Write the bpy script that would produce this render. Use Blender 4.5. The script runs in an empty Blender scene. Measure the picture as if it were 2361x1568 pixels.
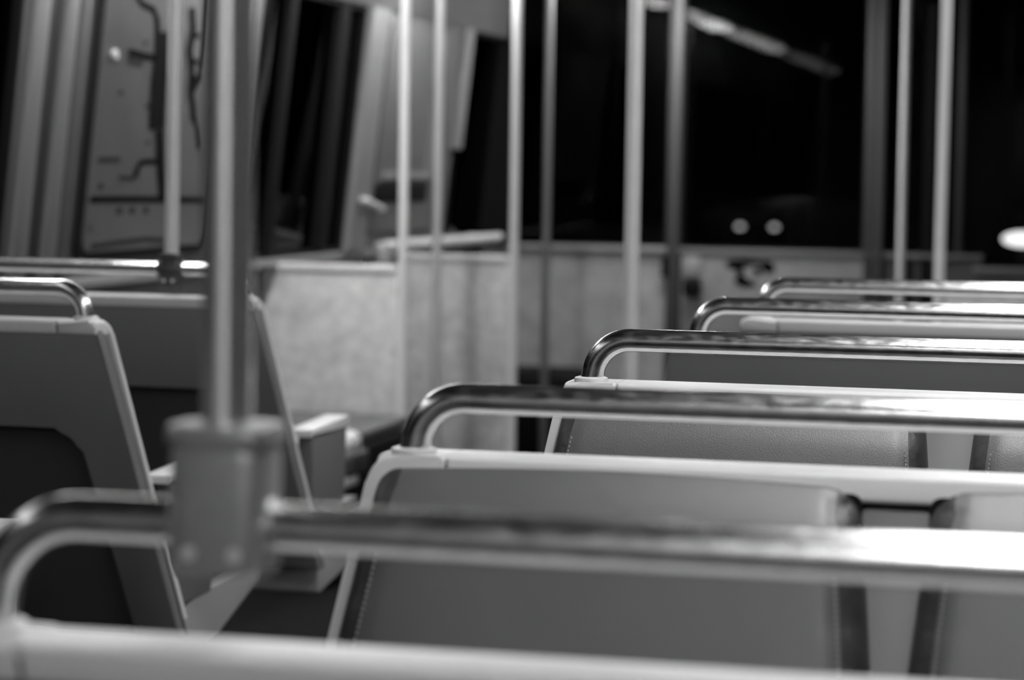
import bpy, bmesh, math, random
from mathutils import Vector, Matrix
random.seed(7)
S = bpy.context.scene
COL = S.collection

# ------------------------------------------------------------------ camera
YAW, PITCH, ROLL = math.radians(13.46), math.radians(4.075), math.radians(0.85)
EYE = Vector((1.122, 0.0, 1.24))
F = Vector((-math.sin(YAW)*math.cos(PITCH), math.cos(YAW)*math.cos(PITCH), -math.sin(PITCH)))
R0 = Vector((math.cos(YAW), math.sin(YAW), 0)); U0 = R0.cross(F)
RT = R0*math.cos(ROLL) + U0*math.sin(ROLL)
UP = U0*math.cos(ROLL) - R0*math.sin(ROLL)
cd = bpy.data.cameras.new('camera'); cam = bpy.data.objects.new('camera', cd); COL.objects.link(cam)
cam.matrix_world = Matrix(((RT.x, UP.x, -F.x, EYE.x), (RT.y, UP.y, -F.y, EYE.y), (RT.z, UP.z, -F.z, EYE.z), (0, 0, 0, 1)))
cd.sensor_width = 36.0; cd.sensor_fit = 'HORIZONTAL'
cd.lens = 5600.0/2361.0*36.0
cd.clip_start = 0.05; cd.clip_end = 300
cd.dof.use_dof = True; cd.dof.focus_distance = 2.92; cd.dof.aperture_fstop = 4.6
cd.dof.aperture_blades = 0
S.camera = cam

# ------------------------------------------------------------------ world / exposure
w = bpy.data.worlds.new('night'); S.world = w; w.use_nodes = True
w.node_tree.nodes['Background'].inputs[0].default_value = (0, 0, 0, 1)
w.node_tree.nodes['Background'].inputs[1].default_value = 0.0
S.view_settings.view_transform = 'Standard'
try: S.view_settings.look = 'None'
except Exception: pass
S.view_settings.gamma = 1.0
S.view_settings.use_curve_mapping = False
S.view_settings.exposure = 0.35

LAMP = 9.0            # radiance of a clean ceiling tube diffuser

# ------------------------------------------------------------------ materials
MATS = {}
def mat(name, g=0.5, rough=0.5, metal=0.0, spec=0.5, noise=0.0, nscale=20.0, bump=0.0, bscale=200.0, rnoise=0.0, stretch=None, detail=4.0, coat=0.0):
    if name in MATS: return MATS[name]
    m = bpy.data.materials.new(name); m.use_nodes = True
    nt = m.node_tree; b = nt.nodes['Principled BSDF']
    b.inputs['Base Color'].default_value = (g, g, g, 1)
    b.inputs['Roughness'].default_value = rough
    b.inputs['Metallic'].default_value = metal
    b.inputs['Specular IOR Level'].default_value = spec
    if coat: b.inputs['Coat Weight'].default_value = coat; b.inputs['Coat Roughness'].default_value = .35
    tc = nt.nodes.new('ShaderNodeTexCoord')
    src = tc.outputs['Object']
    if stretch:
        mp = nt.nodes.new('ShaderNodeMapping'); mp.inputs['Scale'].default_value = stretch
        nt.links.new(src, mp.inputs['Vector']); src = mp.outputs['Vector']
    if noise or rnoise:
        n = nt.nodes.new('ShaderNodeTexNoise'); n.inputs['Scale'].default_value = nscale; n.inputs['Detail'].default_value = detail
        nt.links.new(src, n.inputs['Vector'])
        if noise:
            r = nt.nodes.new('ShaderNodeMapRange')
            r.inputs['From Min'].default_value = 0.22; r.inputs['From Max'].default_value = 0.78
            r.inputs['To Min'].default_value = max(0, g*(1-noise)); r.inputs['To Max'].default_value = g*(1+noise)
            nt.links.new(n.outputs['Fac'], r.inputs['Value'])
            c = nt.nodes.new('ShaderNodeCombineColor')
            for k in range(3): nt.links.new(r.outputs['Result'], c.inputs[k])
            nt.links.new(c.outputs['Color'], b.inputs['Base Color'])
        if rnoise:
            r = nt.nodes.new('ShaderNodeMapRange')
            r.inputs['From Min'].default_value = 0.35; r.inputs['From Max'].default_value = 0.7
            r.inputs['To Min'].default_value = max(0.02, rough-rnoise); r.inputs['To Max'].default_value = rough+rnoise
            nt.links.new(n.outputs['Fac'], r.inputs['Value']); nt.links.new(r.outputs['Result'], b.inputs['Roughness'])
    if bump:
        n2 = nt.nodes.new('ShaderNodeTexNoise'); n2.inputs['Scale'].default_value = bscale; n2.inputs['Detail'].default_value = 3
        nt.links.new(src, n2.inputs['Vector'])
        bp = nt.nodes.new('ShaderNodeBump'); bp.inputs['Strength'].default_value = bump; bp.inputs['Distance'].default_value = 0.002
        nt.links.new(n2.outputs['Fac'], bp.inputs['Height']); nt.links.new(bp.outputs['Normal'], b.inputs['Normal'])
    MATS[name] = m
    return m
def emit(name, strength):
    if name in MATS: return MATS[name]
    m = bpy.data.materials.new(name); m.use_nodes = True; nt = m.node_tree; nt.nodes.clear()
    e = nt.nodes.new('ShaderNodeEmission'); e.inputs['Strength'].default_value = strength
    o = nt.nodes.new('ShaderNodeOutputMaterial'); nt.links.new(e.outputs[0], o.inputs[0])
    MATS[name] = m; return m
def glass():
    m = bpy.data.materials.new('window_glass'); m.use_nodes = True; nt = m.node_tree; nt.nodes.clear()
    t = nt.nodes.new('ShaderNodeBsdfTransparent'); t.inputs[0].default_value = (.55, .55, .55, 1)
    g = nt.nodes.new('ShaderNodeBsdfGlossy'); g.inputs['Roughness'].default_value = 0.02
    f = nt.nodes.new('ShaderNodeFresnel'); f.inputs['IOR'].default_value = 1.19
    x = nt.nodes.new('ShaderNodeMixShader'); o = nt.nodes.new('ShaderNodeOutputMaterial')
    nt.links.new(f.outputs[0], x.inputs[0]); nt.links.new(t.outputs[0], x.inputs[1]); nt.links.new(g.outputs[0], x.inputs[2])
    nt.links.new(x.outputs[0], o.inputs[0]); return m

SHELL = mat('light_plastic_shell', .34, .42, noise=.05, nscale=9, bump=.12, bscale=420)
CAPM  = mat('pale_moulded_cap', .72, .40, noise=.04, nscale=11, bump=.10, bscale=420)
REAR  = mat('shaded_rear_shell', .16, .5, noise=.06, nscale=5, bump=.08, bscale=420)  # darkened to hold the shade of backs and arm sides below paler caps
RECESS= mat('recess_shade_liner', .035, .7)  # near-black colour stands for shade in the gaps round the pads
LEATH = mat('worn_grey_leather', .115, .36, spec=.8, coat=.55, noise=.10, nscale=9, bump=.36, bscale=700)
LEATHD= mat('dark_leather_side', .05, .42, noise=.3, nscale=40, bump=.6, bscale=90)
STIT  = mat('pale_thread', .42, .8)
CHROME= mat('worn_chrome', .66, .22, metal=1.0, noise=.15, nscale=160, rnoise=.045, stretch=(.35, 1, 1), bump=.04, bscale=300)
STEEL = mat('satin_steel', .80, .34, metal=.45, noise=.04, nscale=40)
PAINT = mat('pale_enamel_tube', .80, .38, noise=.03, nscale=30, coat=.2)
FITT  = mat('cast_alloy_fitting', .34, .42, metal=.55, noise=.08, nscale=60, bump=.1, bscale=300)
DFITT = mat('dark_cast_fitting', .10, .4, metal=.6, noise=.1, nscale=60)
FLANGE= mat('white_flange', .78, .35)
PANEL = mat('speckled_laminate', .64, .5, noise=.26, nscale=22, bump=.05, bscale=120, detail=6)
WALLM = mat('grey_wall_laminate', .14, .5, noise=.12, nscale=12)
ENDM  = mat('mottled_end_wall', .36, .55, noise=.25, nscale=10, detail=6)
WALLL = mat('pale_trim', .26, .45, noise=.05, nscale=10)
WALLD = mat('dark_grey_trim', .035, .5, noise=.1, nscale=10)
DGREY = mat('dim_gasket', .008, .8, spec=.1)
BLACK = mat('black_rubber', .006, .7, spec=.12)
FLOORM= mat('dark_floor_covering', .007, .85, spec=.1, noise=.4, nscale=60)
CEILM = mat('ceiling_laminate', .09, .5, noise=.05, nscale=6)
PAPER = mat('map_paper', .095, .4, noise=.14, nscale=7, coat=.3)
INK   = mat('map_ink', .004, .7, spec=.05)
INKG  = mat('map_ink_grey', .04, .7, spec=.05)
PEDM  = mat('pedestal_paint', .06, .5)
HOUS  = mat('lamp_housing', .5, .4)
CARM  = mat('dark_car_paint', .02, .3)
TYRE  = mat('tyre_rubber', .01, .8)
GLASS = glass()

# ------------------------------------------------------------------ mesh helpers
def link(name, bm, m, parent=None, smooth=True, angle=40):
    bmesh.ops.recalc_face_normals(bm, faces=bm.faces)
    me = bpy.data.meshes.new(name); bm.to_mesh(me); bm.free()
    ms = m if isinstance(m, (list, tuple)) else [m]
    for q in ms: me.materials.append(q)
    if smooth:
        for p in me.polygons: p.use_smooth = True
        try: me.set_sharp_from_angle(angle=math.radians(angle))
        except Exception: pass
    o = bpy.data.objects.new(name, me); COL.objects.link(o)
    if parent is not None: o.parent = parent
    return o
def tag(o, label, cat, group=None):
    o['label'] = label; o['category'] = cat
    if group: o['group'] = group
    return o
def struct(o, label=None):
    o['kind'] = 'structure'
    if label: o['label'] = label
    return o
def empty(name, loc):
    e = bpy.data.objects.new(name, None); e.location = loc; e.empty_display_size = .05; COL.objects.link(e); return e
def box(bm, lo, hi, bev=0.0, seg=2, fn=None):
    vs = [bm.verts.new((x, y, z)) for x in (lo[0], hi[0]) for y in (lo[1], hi[1]) for z in (lo[2], hi[2])]
    fs = [(0,1,3,2), (4,6,7,5), (0,4,5,1), (2,3,7,6), (0,2,6,4), (1,5,7,3)]
    fcs = [bm.faces.new([vs[i] for i in f]) for f in fs]
    if bev:
        es = list({e for f in fcs for e in f.edges})
        r = bmesh.ops.bevel(bm, geom=es, offset=bev, segments=seg, profile=.5, affect='EDGES')
    return vs
def bxo(name, lo, hi, m, parent=None, bev=0.0, seg=2):
    bm = bmesh.new(); box(bm, lo, hi, bev, seg); return link(name, bm, m, parent)
def prism(bm, pts, a, b, place, bev=0.0, seg=2):
    """pts: 2-D outline; extruded from a to b along the third axis; place(p,q,r)->xyz"""
    v0 = [bm.verts.new((p, q, a)) for p, q in pts]; v1 = [bm.verts.new((p, q, b)) for p, q in pts]
    n = len(pts)
    f0 = bm.faces.new(v0); f1 = bm.faces.new(v1[::-1])
    sides = [bm.faces.new((v0[i], v0[(i+1) % n], v1[(i+1) % n], v1[i])) for i in range(n)]
    if bev:
        es = list(f0.edges) + list(f1.edges)
        bmesh.ops.bevel(bm, geom=es, offset=bev, segments=seg, profile=.5, affect='EDGES')
    for v in bm.verts:
        v.co = Vector(place(*v.co))
def rnd(pts, radii, n=5):
    """round the corners of a polygon"""
    out = []
    m = len(pts)
    for i in range(m):
        r = radii[i] if isinstance(radii, (list, tuple)) else radii
        p0, p1, p2 = Vector(pts[i-1]), Vector(pts[i]), Vector(pts[(i+1) % m])
        if r <= 0: out.append(tuple(p1)); continue
        a = (p0-p1).normalized(); b = (p2-p1).normalized()
        ang = a.angle(b); d = min(r/math.tan(ang/2), .45*(p0-p1).length, .45*(p2-p1).length)
        A = p1+a*d; B = p1+b*d
        for k in range(n+1):
            t = k/n
            q = A*(1-t)**2 + p1*2*t*(1-t) + B*t*t
            out.append((q.x, q.y))
    return out
def tube(bm, path, r, n=20, caps=True):
    P = [Vector(p) for p in path]; rings = []
    T0 = (P[1]-P[0]).normalized()
    ref = Vector((0, 1, 0)) if abs(T0.y) < .9 else Vector((1, 0, 0))
    N = (ref - T0*ref.dot(T0)).normalized()
    for i, p in enumerate(P):
        t = (P[min(i+1, len(P)-1)] - P[max(i-1, 0)]).normalized()
        N = (N - t*N.dot(t)).normalized(); B = t.cross(N)
        rr = r[i] if isinstance(r, (list, tuple)) else r
        rings.append([bm.verts.new(p + (N*math.cos(2*math.pi*k/n) + B*math.sin(2*math.pi*k/n))*rr) for k in range(n)])
    for a, b in zip(rings, rings[1:]):
        for k in range(n): bm.faces.new((a[k], a[(k+1) % n], b[(k+1) % n], b[k]))
    if caps:
        bm.faces.new(rings[0][::-1]); bm.faces.new(rings[-1])

# ------------------------------------------------------------------ the carriage shell
XW, YB, YE, ZC = 1.55, -1.60, 10.40, 2.12
SILL, HEAD, LEAN = .93, 1.80, .105
def wl(off, y, z):                        # point on the inward-leaning left wall above the sill
    return (-1.498 + off + LEAN*(z-SILL), y, z)

fl = struct(bxo('floor', (-XW-.05, YB, -.06), (XW+.05, YE+.1, 0), FLOORM))
ce = struct(bxo('ceiling', (-XW-.05, YB, ZC), (XW+.05, YE+.1, ZC+.05), CEILM))
wleft = struct(bxo('wall_left', (-XW-.06, YB, 0), (-XW, YE, SILL), WALLM))
wright = struct(bxo('wall_right', (XW, YB, 0), (XW+.06, YE, SILL), WALLM))
wback = struct(bxo('wall_back', (-XW, YB-.05, 0), (XW, YB, ZC), mat('bulkhead_laminate', .6, .5)))
bxo('window_ledge', (-XW-.02, YB, SILL-.03), (-1.485, YE, SILL), WALLL, wleft, .006)

def wallpiece(name, y0, y1, z0, z1, m, off0, off1, parent, bev=.004):
    bm = bmesh.new()
    prism(bm, [(y0, z0), (y1, z0), (y1, z1), (y0, z1)], off0, off1, lambda p, q, r: wl(r, p, q), bev)
    return link(name, bm, m, parent)
# header above the left windows, up to the ceiling
wallpiece('header', YB, YE, HEAD, ZC, WALLM, -.05, .012, wleft)
bm = bmesh.new(); prism(bm, [(XW, SILL), (XW+.05, SILL), (XW+.05, HEAD-.4), (XW, HEAD-.4)], YB, YE, lambda p, q, r: (p, r, q))
bm.free()
# right wall: windows with pillars and header, closed above
bxo('header', (XW-.08, YB, HEAD), (XW+.02, YE, ZC), WALLM, wright)
for a in (-1.6, 1.35, 4.3, 7.1, 10.1):
    bxo('pillar', (XW-.06, a, SILL), (XW+.03, a+.28, HEAD), WALLM, wright, .005)
# left pillars
def pillar(y0, y1, m=WALLM):
    return wallpiece('pillar', y0, y1, SILL, HEAD, m, -.05, .004, wleft)
pillar(-1.6, -1.3); pillar(1.6, 1.95)
POSTG = mat('window_post_grey', .085, .5); POSTP = mat('window_post_pale', .17, .45)
pillar(5.50, 5.93, POSTG); pillar(6.92, 7.20, POSTG)
for a, b, m in ((5.53, 5.615, POSTP), (5.715, 5.785, POSTP), (5.80, 5.86, POSTG), (6.98, 7.03, POSTP)):
    wallpiece('trim_strip', a, b, SILL, HEAD, m, .004, .022, wleft)
for a, b, z0, z1, m in ((5.63, 5.70, SILL, HEAD, WALLD),):
    wallpiece('trim_strip', a, b, z0, z1, m, .004, .008, wleft)
pillar(8.29, 9.66)
wallpiece('pillar_trim', 8.29, 8.50, SILL, HEAD, WALLL, .004, .03, wleft)
wallpiece('pillar_trim', 8.505, 8.535, SILL, HEAD, WALLD, .004, .012, wleft)
wallpiece('pillar_trim', 9.60, 9.72, SILL+.38, HEAD, WALLL, .004, .03, wleft)
# far left pillar: equipment panel with a pale inset border, a slot and a handle
eq = empty('pillar_panel', (-1.49, 8.9, 1.0)); eq.location = (0, 0, 0)
tag(eq, 'grey access panel with dark slot on the far left pillar', 'panel')
wallpiece('panel_board', 8.56, 9.40, .99, 1.755, WALLM, .006, .02, eq)
wallpiece('border_strip', 9.22, 9.30, 1.20, 1.755, WALLL, .02, .032, eq)
wallpiece('border_strip', 8.62, 9.30, 1.185, 1.215, WALLL, .02, .034, eq)
wallpiece('slot', 8.56, 9.27, 1.10, 1.17, BLACK, .02, .026, eq, .002)
bm = bmesh.new()
tube(bm, [wl(.03, 8.36, 1.115), wl(.05, 8.38, 1.112), wl(.05, 8.6, 1.078), wl(.03, 8.62, 1.075)], .011, 10)
link('handle', bm, PAINT, eq)
hb = empty('ledge_bar', (0, 0, 0)); tag(hb, 'pale rounded ledge bar along the sill beyond the far left pillar', 'rail')
bm = bmesh.new(); tube(bm, [wl(.09, 8.5, .945), wl(.09, 9.4, .94), wl(.09, 10.3, .935)], .019, 12); link('bar', bm, PAINT, hb)
for yy in (8.7, 10.1):
    bm = bmesh.new(); tube(bm, [wl(.0, yy, .94), wl(.09, yy, .94)], .012, 10); link('bracket', bm, STEEL, hb)

NWIN = [0]
def window_left(y0, y1, z0=SILL, z1=HEAD, gas=.016):
    NWIN[0] += 1
    r = struct(empty('window_%d' % NWIN[0], (0, 0, 0)))
    bm = bmesh.new()
    prism(bm, [(y0, z0), (y1, z0), (y1, z1), (y0, z1)], -.028, -.022, lambda p, q, q2: wl(q2, p, q)); link('pane', bm, GLASS, r)
    g = gas
    for a, b, c, d in ((y0, y0+g, z0, z1), (y1-g, y1, z0, z1), (y0, y1, z0, z0+g), (y0, y1, z1-g, z1)):
        wallpiece('gasket', a, b, c, d, BLACK, -.03, .002, r, .002)
    return r
window_left(-1.3, 1.6); window_left(1.95, 5.50)
w3 = window_left(7.20, 8.29)
wallpiece('mullion', 7.47, 7.53, SILL, HEAD, DGREY, -.02, .006, w3)
wallpiece('mullion', 7.99, 8.07, SILL, HEAD, DGREY, -.02, .008, w3)
window_left(9.72, 10.38)
for a, b in ((-1.32, 1.35), (1.63, 4.3), (4.58, 7.1), (7.38, 10.1)):
    NWIN[0] += 1
    r = struct(empty('window_%d' % NWIN[0], (0, 0, 0)))
    bxo('pane', (XW-.02, a, SILL), (XW-.014, b, HEAD), GLASS, r)
    bxo('gasket', (XW-.03, a, SILL), (XW-.01, b, SILL+.016), BLACK, r)

# ------------------------------------------------------------------ end wall with the cab door
we = struct(bxo('wall_end', (-XW, YE, .30), (-.68, YE+.05, .888), ENDM))
bxo('wall_panel', (.20, YE, .30), (.66, YE+.05, .885), mat('dim_end_panel', .07, .55, noise=.2, nscale=10), we)
bxo('wall_panel', (.66, YE, .30), (XW, YE+.05, .835), mat('dim_end_panel', .07), we)
bxo('kick_panel', (-XW, YE-.01, 0), (-.68, YE+.05, .30), BLACK, we)
bxo('kick_panel', (.20, YE-.01, 0), (XW, YE+.05, .30), BLACK, we)
bxo('sill_cap', (-XW, YE-.025, .878), (-.64, YE+.03, .905), WALLL, we, .006)
bxo('sill_cap', (.20, YE-.02, .878), (.665, YE+.03, .900), WALLM, we, .006)
bxo('sill_cap', (.62, YE-.018, .825), (XW, YE+.03, .848), WALLM, we, .006)
bxo('dark_gap', (.345, YE-.016, .30), (.372, YE+.001, .905), BLACK, we)
bxo('dark_gap', (.405, YE-.016, .30), (.452, YE+.001, 1.95), BLACK, we)
bxo('header', (-XW, YE, 2.0), (XW, YE+.05, ZC), WALLD, we)
bxo('mullion', (.548, YE-.01, .885), (.575, YE+.03, 2.0), WALLD, we, .004)
# cab door
dr = struct(empty('door_1', (0, 0, 0)))
bxo('door_leaf', (-.63, YE-.012, .05), (.17, YE+.04, .878), mat('cab_door_laminate', .20, .55, noise=.2, nscale=10), dr, .004)
bxo('kick_plate', (-.63, YE-.016, .05), (.17, YE-.010, .28), BLACK, dr)
bxo('door_sill', (-.63, YE-.022, .872), (.17, YE+.03, .902), WALLM, dr, .006)
bxo('door_jamb', (-.682, YE-.03, .05), (-.628, YE+.04, 2.0), mat('jamb_grey', .045, .5), dr, .006)
bxo('jamb_seal', (-.629, YE-.02, .05), (-.617, YE+.0, .87), BLACK, dr)
bxo('door_jamb', (.165, YE-.02, .05), (.205, YE+.04, 2.0), WALLD, dr, .006)
bxo('door_jamb', (.208, YE-.03, .05), (.246, YE+.04, 2.0), mat('jamb_grey', .045, .5), dr, .006)
lk = bxo('latch_plate', (-.605, YE-.04, .775), (-.53, YE-.012, .865), mat('latch_grey', .28, .4), dr, .006)
bxo('lock_case', (-.70, YE-.045, .775), (-.668, YE-.03, .87), BLACK, dr, .006)
bxo('lever', (-.60, YE-.075, .70), (-.52, YE-.03, .765), BLACK, dr, .012)
# dark printed emblem on the door
bm = bmesh.new()
def blob(cx, cz, rx, rz, n=14):
    vs = [bm.verts.new((cx+1.25*rx*math.cos(2*math.pi*k/n)*(1+.12*math.sin(3*k)), YE-.0135, cz+rz*math.sin(2*math.pi*k/n)*(1+.12*math.cos(2*k)))) for k in range(n)]
    bm.faces.new(vs)
for q in ((-.385, .835, .030, .022), (-.345, .842, .028, .018), (-.30, .845, .024, .012), (-.255, .835, .018, .02), (-.237, .825, .022, .026), (-.36, .80, .014, .028), (-.352, .765, .026, .022), (-.325, .752, .03, .016), (-.285, .805, .014, .02)): blob(*q)
link('printed_emblem', bm, INK, dr, smooth=False)
NWIN[0] += 1
def window_end(x0, x1, z0, z1):
    r = struct(empty('window_%d' % NWIN[0], (0, 0, 0))); NWIN[0] += 1
    bxo('pane', (x0, YE+.010, z0), (x1, YE+.016, z1), GLASS, r)
    for a, b, c, d in ((x0, x0+.012, z0, z1), (x1-.012, x1, z0, z1), (x0, x1, z0, z0+.012), (x0, x1, z1-.012, z1)):
        bxo('gasket', (a, YE+.002, c), (b, YE+.02, d), BLACK, r)
window_end(-1.40, -.682, .905, 2.0); window_end(-.628, .165, .902, 2.0); window_end(.246, .548, .90, 2.0)
window_end(.575, XW-.05, .848, 2.0)
# closing pieces between leaning left wall and end wall
bxo('corner_post', (-XW-.05, YE-.03, .9), (-1.385, YE+.05, ZC), BLACK, we)

# equipment case at the foot of the end wall
ec = bxo('equipment_case', (-1.42, 9.98, 0), (-.985, 10.36, .375), BLACK, None, .05, 4)
tag(ec, 'black rounded equipment case on the floor at the foot of the end wall', 'case')
bxo('lid_seam', (-1.40, 9.976, .27), (-1.01, 9.984, .276), DGREY, ec)

# ------------------------------------------------------------------ ceiling lights
def ceiling_light(x, y0, y1, label, gain=1.0, hw=.15):
    r = empty('ceiling_light', (x, (y0+y1)/2, ZC))
    tag(r, label, 'light', 'ceiling strip lights')
    L = (y1-y0)/2
    bxo('housing', (-hw-.015, -L-.02, -.03), (hw+.015, L+.02, 0), HOUS, r, .004)
    bm = bmesh.new(); box(bm, (-hw, -L, -.06), (hw, L, -.031), .01, 2)
    link('diffuser', bm, emit('lamp_%.2f' % gain, LAMP*gain), r)
    return r
LX = 1.06
for (a, b, g), wd in zip(((.35, 3.05, .45), (3.9, 5.95, 2.0), (6.47, 7.05, 6.5), (7.42, 7.92, 3.2), (8.48, 8.79, 4.5), (9.45, 10.2, 7.0)), ('over the near left windows', 'over the left seats', 'over the bench by the map', 'over the left partition', 'over the access panel', 'over the aisle, added out of view to brighten the end wall')):
    ceiling_light(-LX if a < 9 else -.5, a, b, 'ceiling strip light %s' % wd, g, .055)  # last one is an added, unseen fill off the strip line for the end wall
for (a, b, g), wd in zip(((-1.45, .1, 1.7), (1.5, 3.3, 1.15), (3.5, 5.9, 1.0), (6.2, 8.2, .35)), ('over the right side behind the viewer', 'over the nearest right seats', 'over the far right seats', 'over the right partition')):
    ceiling_light(LX, a, b, 'ceiling strip light %s' % wd, g)

# ------------------------------------------------------------------ double seats
SA, SW, ZT = .482, .957, .975             # aisle edge at top, width, top of shell
TILT, FLARE = .25, .18
def double_seat(side, y0, face, label, arm=True, SA=SA, SW=SW, ZT=ZT, ur=.047, pl=1.0):
    root = empty('double_seat', (side*SA, y0, 0)); tag(root, label, 'seat', 'double passenger seats')
    def P(u, v, z): return (side*u, face*v, z)
    def B(u, z, v):                        # leaned back-rest coordinates
        return P(u, v + TILT*(ZT-z), z)
    edge = lambda z: -FLARE*(ZT-z)         # aisle edge flares out downwards
    zb = .42; lo = .45; CH = .024
    # rear shell: inverted U round an open recess
    zr = .79
    outer = [(edge(zb), zb), (edge(zr), zr), (.0, ZT-.008), (SW, ZT-.008), (SW, zb)]
    inner = rnd([(SW-.09, zb), (SW-.09, zr), (.085+edge(zr), zr), (.085+edge(zb), zb)], [0, .05, .05, 0], 5)
    pts = rnd(outer, [0, 0, .02, .02, 0], 4) + inner
    bm = bmesh.new(); prism(bm, pts, -.042, -.012, B, .008, 3); link('rear_shell', bm, REAR, root)
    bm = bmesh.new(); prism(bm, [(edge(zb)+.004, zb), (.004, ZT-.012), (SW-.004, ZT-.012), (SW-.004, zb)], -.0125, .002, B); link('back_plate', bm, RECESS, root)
    # rear recess infill, set deep, recess shade put into its dark colour
    bm = bmesh.new(); prism(bm, [(.07+edge(zb), zb), (.07+edge(zr), zr-.01), (SW-.08, zr-.01), (SW-.08, zb)], -.016, -.0128, B); link('recess_infill', bm, mat('recess_shade', .05, .6), root)
    # top cap and the two end caps, full depth
    bm = bmesh.new(); prism(bm, [(.0705, ZT-CH), (.0705, ZT), (SW-.07, ZT), (SW-.07, ZT-CH)], -.044, .022, B, .0055, 4); link('top_cap', bm, CAPM, root)
    zc0 = ZT-CH
    e = rnd([(edge(lo)+.004, lo), (0, ZT), (.0685, ZT), (.0685, zc0), (.012, zc0-.012), (edge(lo)+.0125, lo)], [0, .030, .003, 0, .014, 0], 7)
    bm = bmesh.new(); prism(bm, e, .010, .022, B, .003, 3); link('end_cap', bm, CAPM, root)
    e = rnd([(SW, lo), (SW, ZT), (SW-.0685, ZT), (SW-.0685, zc0), (SW-.012, zc0-.012), (SW-.010, lo)], [0, .030, .003, 0, .014, 0], 7)
    bm = bmesh.new(); prism(bm, e, .010, .022, B, .003, 3); link('end_cap', bm, CAPM, root)
    for a, b in ((0, .0695), (SW-.0695, SW)):
        e = rnd([(a, zc0), (a, ZT), (b, ZT), (b, zc0)], [0, .022 if a == 0 else 0, .022 if a else 0, 0], 6)
        bm = bmesh.new(); prism(bm, e, -.044, .0098, B, .0055, 3); link('rear_corner', bm, CAPM, root)
    # centre panel between the cushions
    mid = SW/2
    bm = bmesh.new(); prism(bm, rnd([(mid-.034, zb), (mid-.034, ZT-.030), (mid+.034, ZT-.030), (mid+.034, zb)], [0, .008, .008, 0]), .002, .017, B, .004); link('centre_panel', bm, mat('centre_grey_plastic', .22, .45), root)
    # black inlays painting slot shade round the inner top corners of the pads
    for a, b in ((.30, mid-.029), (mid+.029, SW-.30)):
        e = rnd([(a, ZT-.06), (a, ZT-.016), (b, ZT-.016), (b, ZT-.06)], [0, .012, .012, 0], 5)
        bm = bmesh.new(); prism(bm, e, .018, .0226, B); link('pad_slot_shade', bm, BLACK, root)
    # back cushions
    for q in (0, 1):
        def lim(z):
            if q == 0: l = edge(z)+.013; r = mid-.030+.10*(.95-z)
            else: l = mid+.030-.10*(.95-z); r = SW-.017
            return l, r
        NS, NT = 44, 30
        zlo, zhi = .50, ZT-.012
        bm = bmesh.new(); G = []
        rs = random.Random(11+q)
        for j in range(NT+1):
            t = 1-(1-j/NT)**1.5; row = []
            for i in range(NS+1):
                s0 = i/NS; s = .5-.5*math.cos(math.pi*s0)*(.55+.45*abs(math.cos(math.pi*s0)))
                z = zlo + (zhi-zlo)*t
                l, r = lim(z)
                u = l + (r-l)*s
                ed = min(s, 1-s)*(r-l); td = (zhi-z)
                # rounded upper corners
                k = .030 if (s > .5) == (q == 0) else .016
                if ed < k and td < k:
                    dx, dz = k-ed, k-td
                    dd = math.hypot(dx, dz)
                    if dd > 1e-6:
                        mx = max(dx, dz); fct = mx/dd
                        nd = dx*fct; nz = dz*fct
                        u += (dx-nd)*(1 if s < .5 else -1); z -= (dz-nz)
                        pass
                h = .024 + .030*(1-(1-min(1, ed/.035))**2)**.5*math.sin(math.pi/2*min(1, td/.06))
                h += .008*max(0, math.sin(math.pi*s))**.6*(1-t)
                h -= .0035*math.exp(-((ed-.022)/.004)**2)         # stitched groove
                h += .0022*math.sin(z*170+q+3*math.sin(z*60))*math.exp(-((ed-.013)/.012)**2)   # puckers
                z += .006*math.sin(math.pi*s)*max(0, t-.6)/.4
                row.append(bm.verts.new(B(u, z, h)))
            G.append(row)
        for j in range(NT):
            for i in range(NS):
                f = bm.faces.new((G[j][i], G[j][i+1], G[j+1][i+1], G[j+1][i]))
                s0 = (i+.5)/NS; s = .5-.5*math.cos(math.pi*s0)*(.55+.45*abs(math.cos(math.pi*s0)))
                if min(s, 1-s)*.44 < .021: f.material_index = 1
        # skirt down to the plate so the pad is closed at its sides and top
        for j in range(NT):
            for i in (0, NS):
                a, b = G[j][i], G[j+1][i]
                c, d = bm.verts.new(a.co), bm.verts.new(b.co)
                c.co.y -= face*.022; d.co.y -= face*.022
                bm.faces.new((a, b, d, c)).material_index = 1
        for i in range(NS):
            a, b = G[NT][i], G[NT][i+1]
            c, d = bm.verts.new(a.co), bm.verts.new(b.co)
            c.co.y -= face*.004; d.co.y -= face*.004
            bm.faces.new((a, b, d, c))
        bmesh.ops.remove_doubles(bm, verts=bm.verts, dist=1e-5)
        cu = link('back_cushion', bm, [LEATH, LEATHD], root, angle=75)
        # rows of stitches beside both side seams
        for sd in (0, 1):
            bm = bmesh.new()
            z = .62
            while z < ZT-.06:
                l, r = lim(z)
                u = l+.0235 if sd == 0 else r-.0235
                e1 = .0235/.035; t1 = min(1, (ZT-.012-z)/.06)
                v0 = .0252 + .030*(1-(1-e1)**2)**.5*math.sin(math.pi/2*t1) + .0025
                tmp = bmesh.new(); box(tmp, (-.0008, -.0008, -.0013), (.0008, .0008, .0013))
                c = Vector(B(u, z, v0))
                vm = {}
                for vv in tmp.verts: vm[vv] = bm.verts.new(vv.co + c)
                for ff in tmp.faces: bm.faces.new([vm[x] for x in ff.verts])
                tmp.free(); z += .0052
            link('stitching', bm, STIT, cu, smooth=False)['kind'] = 'stuff'
    # seat pan, cushions, pedestal
    ua = -.075 if arm else -.02
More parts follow.
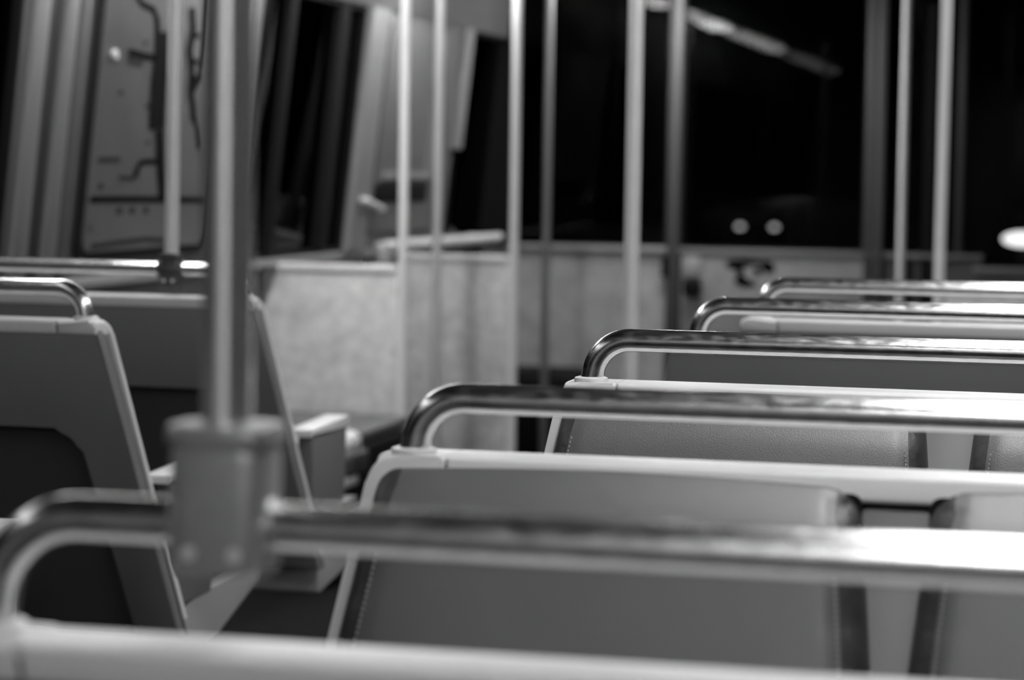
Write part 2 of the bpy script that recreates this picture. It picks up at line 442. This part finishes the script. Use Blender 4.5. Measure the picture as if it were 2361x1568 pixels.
    pan = rnd([(.16+(a-.16)*pl, b) for a, b in ((.16, .36), (.16, .455), (.23, .470), (.565, .484), (.582, .455), (.34, .385))], [.01, .01, .01, .018, .018, .03], 4)
    bm = bmesh.new(); prism(bm, pan, ua, SW-.03, lambda p, q, r: P(r, p, q), .006, 2); link('seat_pan', bm, SHELL, root)
    for q in (0, 1):
        a, b = ((ua+.03, mid-.02), (mid+.02, SW-.05))[q]
        bm = bmesh.new(); prism(bm, rnd([(.16+(c-.16)*pl, d) for c, d in ((.20, .462), (.20, .50), (.545, .515), (.56, .482))], [.0, .015, .02, .0], 4), a, b, lambda p, q2, r: P(r, p, q2), .012, 3)
        link('seat_cushion', bm, LEATHD, root)
    if arm:
        bm = bmesh.new(); prism(bm, rnd([(.095, .690), (.095, .706), (.35, .712), (.356, .702), (.345, .690)], [0, .006, .008, .006, .005], 3), -.082, -.030, lambda p, q, r: P(r, p, q), .005, 2)
        link('armrest', bm, CAPM, root)
        bm = bmesh.new(); prism(bm, [(.13, .47), (.11, .689), (.345, .689), (.335, .56), (.30, .47)], -.078, -.046, lambda p, q, r: P(r, p, q), .005, 2)
        link('side_panel', bm, REAR, root)
    bm = bmesh.new(); box(bm, tuple(min(a, b) for a, b in zip(P(.30, .17, 0), P(.62, .31, .40))), tuple(max(a, b) for a, b in zip(P(.30, .17, 0), P(.62, .31, .40))), .01)
    link('pedestal', bm, PEDM, root)
    # grab rail over the back-rest
    r = .0142; zc = 1.0275; u0, u1 = .036, SW-.043
    path = [P(u0-.004, 0, ZT-.01), P(u0, 0, zc-ur+.004)]
    for k in range(1, 13):
        a = math.pi - (math.pi/2)*k/12
        path.append(P(u0+ur+ur*math.cos(a), 0, zc-ur+ur*math.sin(a)))
    n = 24
    for k in range(1, n): path.append(P(u0+ur+(u1-u0-2*ur)*k/n, 0, zc))
    for k in range(0, 13):
        a = math.pi/2 - (math.pi/2)*k/12
        path.append(P(u1-ur+ur*math.cos(a), 0, zc-ur+ur*math.sin(a)))
    path.append(P(u1, 0, ZT-.01))
    bm = bmesh.new(); tube(bm, path, r, 32); gr = link('grab_rail', bm, CHROME, root, angle=60)
    for uu in (u0-.002, u1):
        c = Vector(P(uu, 0, ZT))
        bm = bmesh.new(); tube(bm, [c+Vector((0, 0, q)) for q in (-.002, .001, .0045, .006)], [.0205, .0215, .0205, .016], 28); link('flange', bm, FLANGE, gr, angle=50)
    return root

ROWR = (1.340, 2.150, 2.960, 3.780, 4.545)
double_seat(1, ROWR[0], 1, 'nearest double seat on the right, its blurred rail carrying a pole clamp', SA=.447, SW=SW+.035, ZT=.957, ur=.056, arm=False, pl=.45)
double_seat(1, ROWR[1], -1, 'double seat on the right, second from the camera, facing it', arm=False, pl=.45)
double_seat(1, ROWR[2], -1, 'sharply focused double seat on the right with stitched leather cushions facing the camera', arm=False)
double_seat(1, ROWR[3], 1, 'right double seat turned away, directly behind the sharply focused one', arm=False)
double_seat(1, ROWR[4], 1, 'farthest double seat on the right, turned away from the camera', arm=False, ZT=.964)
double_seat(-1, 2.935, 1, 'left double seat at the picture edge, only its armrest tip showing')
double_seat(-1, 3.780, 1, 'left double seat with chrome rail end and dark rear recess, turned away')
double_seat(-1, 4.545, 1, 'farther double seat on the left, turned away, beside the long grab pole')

# ------------------------------------------------------------------ poles
def pole(x, y, label, z0=0.0, r=.0165, m=STEEL, dx=0.0):
    root = empty('grab_pole', (x, y, 0)); tag(root, label, 'pole', 'upright grab poles')
    bm = bmesh.new(); tube(bm, [(0, 0, z0), (dx*.5, 0, (z0+ZC)/2), (dx, 0, ZC-.002)], r, 24); link('tube', bm, m, root)
    bm = bmesh.new(); tube(bm, [(dx, 0, ZC-.03), (dx, 0, ZC-.006), (dx, 0, ZC-.001)], [r+.012, r+.016, r+.02], 24); link('ceiling_flange', bm, FITT, root)
    if z0 == 0:
        bm = bmesh.new(); tube(bm, [(0, 0, .001), (0, 0, .006), (0, 0, .03)], [r+.02, r+.016, r+.010], 24); link('floor_flange', bm, FITT, root)
    return root
def clamp(root, x, y, zr, m, hw, hd, up, down, rail_r=.0142):
    """T-fitting gripping the rail, pole socket above"""
    sq = lambda k, m2: rnd([(-hd*k, -hd*m2), (hd*k, -hd*m2), (hd*k, hd*m2), (-hd*k, hd*m2)], hd*.42, 5)
    bm = bmesh.new(); prism(bm, sq(.93, .80), zr-down, zr+up-.012, lambda p, q, r: (p, q, r), .006, 3)
    c = link('clamp', bm, m, root, angle=35)
    bm = bmesh.new(); prism(bm, sq(1.0, .88), zr+up-.0118, zr+up, lambda p, q, r: (p, q, r), .003, 2)
    link('collar', bm, m, c)
    bm = bmesh.new(); tube(bm, [(-hw, 0, zr), (-hw+.003, 0, zr), (hw-.003, 0, zr), (hw, 0, zr)], [rail_r+.002, rail_r+.004, rail_r+.004, rail_r+.002], 24)
    link('rail_sleeve', bm, m, c)
    for sx in (-1, 1):
        bm = bmesh.new(); tube(bm, [(sx*hd*.45, -hd*.7, zr-down+.012), (sx*hd*.45, -hd*.83, zr-down+.012)], .004, 10); link('screw', bm, STEEL, c)
p = pole(.630, ROWR[0], 'large blurred pole clamped to the nearest seat rail', z0=1.03, r=.0150, m=mat('polished_pole', .95, .22, metal=.9, noise=.04, nscale=40))
clamp(p, 0, 0, 1.0275, FITT, .031, .031, .060, .026)
p = pole(-.666, 4.545, 'thin pole clamped to the rail of the farther left seat', z0=1.03, r=.0145, dx=.012)
clamp(p, 0, 0, 1.0265, DFITT, .026, .021, .032, .034)
pole(-1.066, 7.60, 'pale pole at the aisle end of the bright left partition', m=PAINT)
pole(-1.115, 8.20, 'pole between the two left partitions')
pole(-.970, 8.75, 'pale pole at the aisle end of the second left partition', m=PAINT)
pole(-1.062, 9.70, 'dark slim pole standing before the end wall', r=.0160, m=mat('dull_steel', .30, .4, metal=.8))
pole(.105, 5.40, 'thick pole standing alone in the middle of the aisle', r=.0175)
pole(.353, 10.0, 'slim pole in front of the right side of the end wall', r=.0150, m=PAINT)
pole(.651, 7.70, 'pale pole at the aisle end of the right partition', m=PAINT)

# ------------------------------------------------------------------ partitions (draught screens)
def partition(x0, x1, y, zt, label, cap=True):
    root = empty('partition_screen', ((x0+x1)/2, y, 0)); tag(root, label, 'partition', 'draught screen partitions')
    h = (x1-x0)/2
    bxo('board', (-h, -.012, .02), (h, .012, zt-.03), PANEL, root, .003)
    bxo('top_cap', (-h, -.022, zt-.03), (h, .022, zt), CAPM, root, .010, 3)
    bxo('end_trim', (h-.01, -.018, .02), (h+.006, .018, zt-.03), PANEL, root, .004)
    bxo('foot_rail', (-h, -.02, 0), (h, .02, .03), STEEL, root)
    return root
partition(-1.545, -1.085, 7.60, .915, 'bright speckled partition with pale cap on the left, nearest the camera')
partition(-1.545, -.990, 8.75, .912, 'second speckled partition on the left, between pole and end wall')
partition(.672, 1.495, 7.70, .895, 'speckled partition behind the farthest right seat')

# ------------------------------------------------------------------ bench along the left wall
bn = empty('side_bench', (-1.25, 7.1, 0)); tag(bn, 'low side bench with white rounded end against the left partition', 'bench')
def BN(lo, hi): return tuple(a-b for a, b in zip(lo, (-1.25, 7.1, 0))), tuple(a-b for a, b in zip(hi, (-1.25, 7.1, 0)))
def bn_part(name, lo, hi, m, bev): a, b = BN(lo, hi); return bxo(name, a, b, m, bn, bev, 3)
bn_part('bench_top', (-1.54, 6.90, .39), (-1.03, 7.56, .43), WALLM, .012)
bn_part('end_cap', (-1.30, 6.76, .375), (-.985, 6.93, .452), FLANGE, .035)
bn_part('end_fascia', (-1.30, 6.765, .325), (-.975, 6.95, .392), PEDM, .012)
bn_part('step_cap', (-1.30, 6.72, .285), (-.99, 6.90, .328), FLANGE, .018)
bn_part('base', (-1.54, 6.75, 0), (-1.02, 7.56, .385), BLACK, .01)

# ------------------------------------------------------------------ route map on the left wall
mp = empty('route_map', (0, 0, 0)); tag(mp, 'framed transit route map with dark lines on the left wall', 'map')
Y0, Y1, Z0, Z1 = 5.93, 6.90, .985, 1.775
def mapprism(name, outline, a, b, m, parent=mp, bev=0.0):
    bm = bmesh.new(); prism(bm, outline, a, b, lambda p, q, r: wl(r, p, q), bev); return link(name, bm, m, parent, smooth=False)
mapprism('frame_gasket', rnd([(Y0-.005, Z0-.012), (Y1+.005, Z0-.012), (Y1+.005, Z1), (Y0-.005, Z1)], .06, 6), -.02, .012, BLACK)
sheet = mapprism('map_sheet', rnd([(Y0+.035, Z0+.012), (Y1-.035, Z0+.012), (Y1-.035, Z1-.02), (Y0+.035, Z1-.02)], .05, 6), .012, .014, PAPER)
mapprism('backing', [(Y0-.01, SILL), (Y1+.03, SILL), (Y1+.03, HEAD), (Y0-.01, HEAD)], -.05, .003, POSTG)
def line(pts, wd, m=INK, name='map_line'):
    bm = bmesh.new(); L = []
    for i, (y, z) in enumerate(pts):
        a = pts[max(i-1, 0)]; b = pts[min(i+1, len(pts)-1)]
        t = Vector((b[0]-a[0], b[1]-a[1])).normalized(); n = Vector((-t.y, t.x))
        # widths given for the foreshortened wall: wider along y than along z
        L.append((bm.verts.new(wl(.0155, y+n.x*wd*1.9, z+n.y*wd*.75)), bm.verts.new(wl(.0155, y-n.x*wd*1.9, z-n.y*wd*.75))))
    for a, b in zip(L, L[1:]): bm.faces.new((a[0], b[0], b[1], a[1]))
    return link(name, bm, m, sheet, smooth=False)
line([(6.14, 1.70), (6.20, 1.665), (6.29, 1.655), (6.32, 1.63), (6.335, 1.595)], .012)
line([(6.37, 1.60), (6.385, 1.54), (6.38, 1.46), (6.39, 1.38), (6.40, 1.33)], .032)
line([(6.42, 1.33), (6.45, 1.25), (6.47, 1.20), (6.50, 1.14)], .018)
line([(6.14, 1.533), (6.25, 1.527), (6.35, 1.525)], .014)
line([(6.145, 1.51), (6.25, 1.505)], .012, INKG)
line([(6.275, 1.195), (6.285, 1.215), (6.305, 1.236), (6.35, 1.240), (6.45, 1.240)], .011)
line([(6.16, 1.195), (6.27, 1.192)], .008, INKG)
line([(6.01, 1.243), (6.16, 1.244)], .010, INKG)
line([(5.985, 1.138), (6.30, 1.136), (6.60, 1.132), (6.86, 1.128)], .012)
for y, z in ((6.17, 1.105), (6.26, 1.105), (6.36, 1.104)): line([(y, z), (y+.04, z)], .012, INKG, 'map_symbol')
line([(6.03, 1.172), (6.06, 1.172)], .012, INKG, 'map_symbol')
line([(5.995, 1.06), (6.01, 1.06)], .01, INKG, 'map_symbol')
line([(6.02, 1.012), (6.2, 1.018), (6.40, 1.022), (6.60, 1.012)], .010, INKG)
line([(6.57, 1.68), (6.60, 1.62), (6.585, 1.56), (6.62, 1.50), (6.63, 1.44), (6.66, 1.40), (6.68, 1.36)], .014)
line([(6.69, 1.74), (6.70, 1.66), (6.705, 1.58), (6.70, 1.52), (6.68, 1.47), (6.64, 1.44)], .010)
line([(6.58, 1.60), (6.67, 1.605)], .010); line([(6.585, 1.53), (6.69, 1.53)], .010); line([(6.60, 1.475), (6.72, 1.485)], .012)
line([(6.68, 1.37), (6.72, 1.33), (6.75, 1.28)], .010)
for y, z in ((6.30, 1.39), (6.33, 1.29), (6.24, 1.56), (6.10, 1.42)): line([(y, z), (y+.03, z+.005)], .008, INKG, 'map_symbol')
bm = bmesh.new(); tube(bm, [wl(.012, 6.045, 1.523), wl(.024, 6.045, 1.523)], .013, 14); link('fixing_screw', bm, FLANGE, mp)

# ------------------------------------------------------------------ outside, at night
car = empty('car', (-7.68, 65.0, -.9)); tag(car, 'distant dark car with two lit headlamps seen through the end window', 'car')
bm = bmesh.new()
prism(bm, rnd([(-.2, .25), (-.25, .62), (.1, .80), (1.0, .88), (1.7, 1.38), (3.0, 1.38), (3.7, .92), (4.1, .85), (4.1, .3)], .1, 3), -.85, .85, lambda p, q, r: (r, p, q), .06, 2)
link('body', bm, CARM, car)
for sx in (-.72, .72):
    for yy in (.55, 3.3):
        bm = bmesh.new(); tube(bm, [(sx-.1, yy, .31), (sx+.1, yy, .31)], .31, 20); link('wheel', bm, TYRE, car)
for sx in (-.46, .46):
    bm = bmesh.new(); bmesh.ops.create_uvsphere(bm, u_segments=14, v_segments=8, radius=.085, matrix=Matrix.Translation((sx, -.26, .64)) @ Matrix.Diagonal((1.2, .5, .7, 1)))
    link('headlamp', bm, emit('headlamp', 1.8), car)
def lamp(x, y, z, rx, label, st):
    r = empty('street_lamp', (x, y, -.9)); tag(r, label, 'lamp', 'lamps outside')
    bm = bmesh.new(); bmesh.ops.create_uvsphere(bm, u_segments=18, v_segments=10, radius=1, matrix=Matrix.Translation((0, 0, z+.9)) @ Matrix.Diagonal((rx, .06, .06, 1)))
    link('lamp_glass', bm, emit('street_lamp_%.1f' % st, st), r)
    bm = bmesh.new(); tube(bm, [(0, .1, 0), (0, .1, z+.9)], .04, 12); link('post', bm, CARM, r)
lamp(.56, 20.0, .72, .17, 'low bright lamp outside the right end window', 3.5)
lamp(-3.79, 20.0, .93, .05, 'faint lamp outside beside the second partition pole', 1.0)
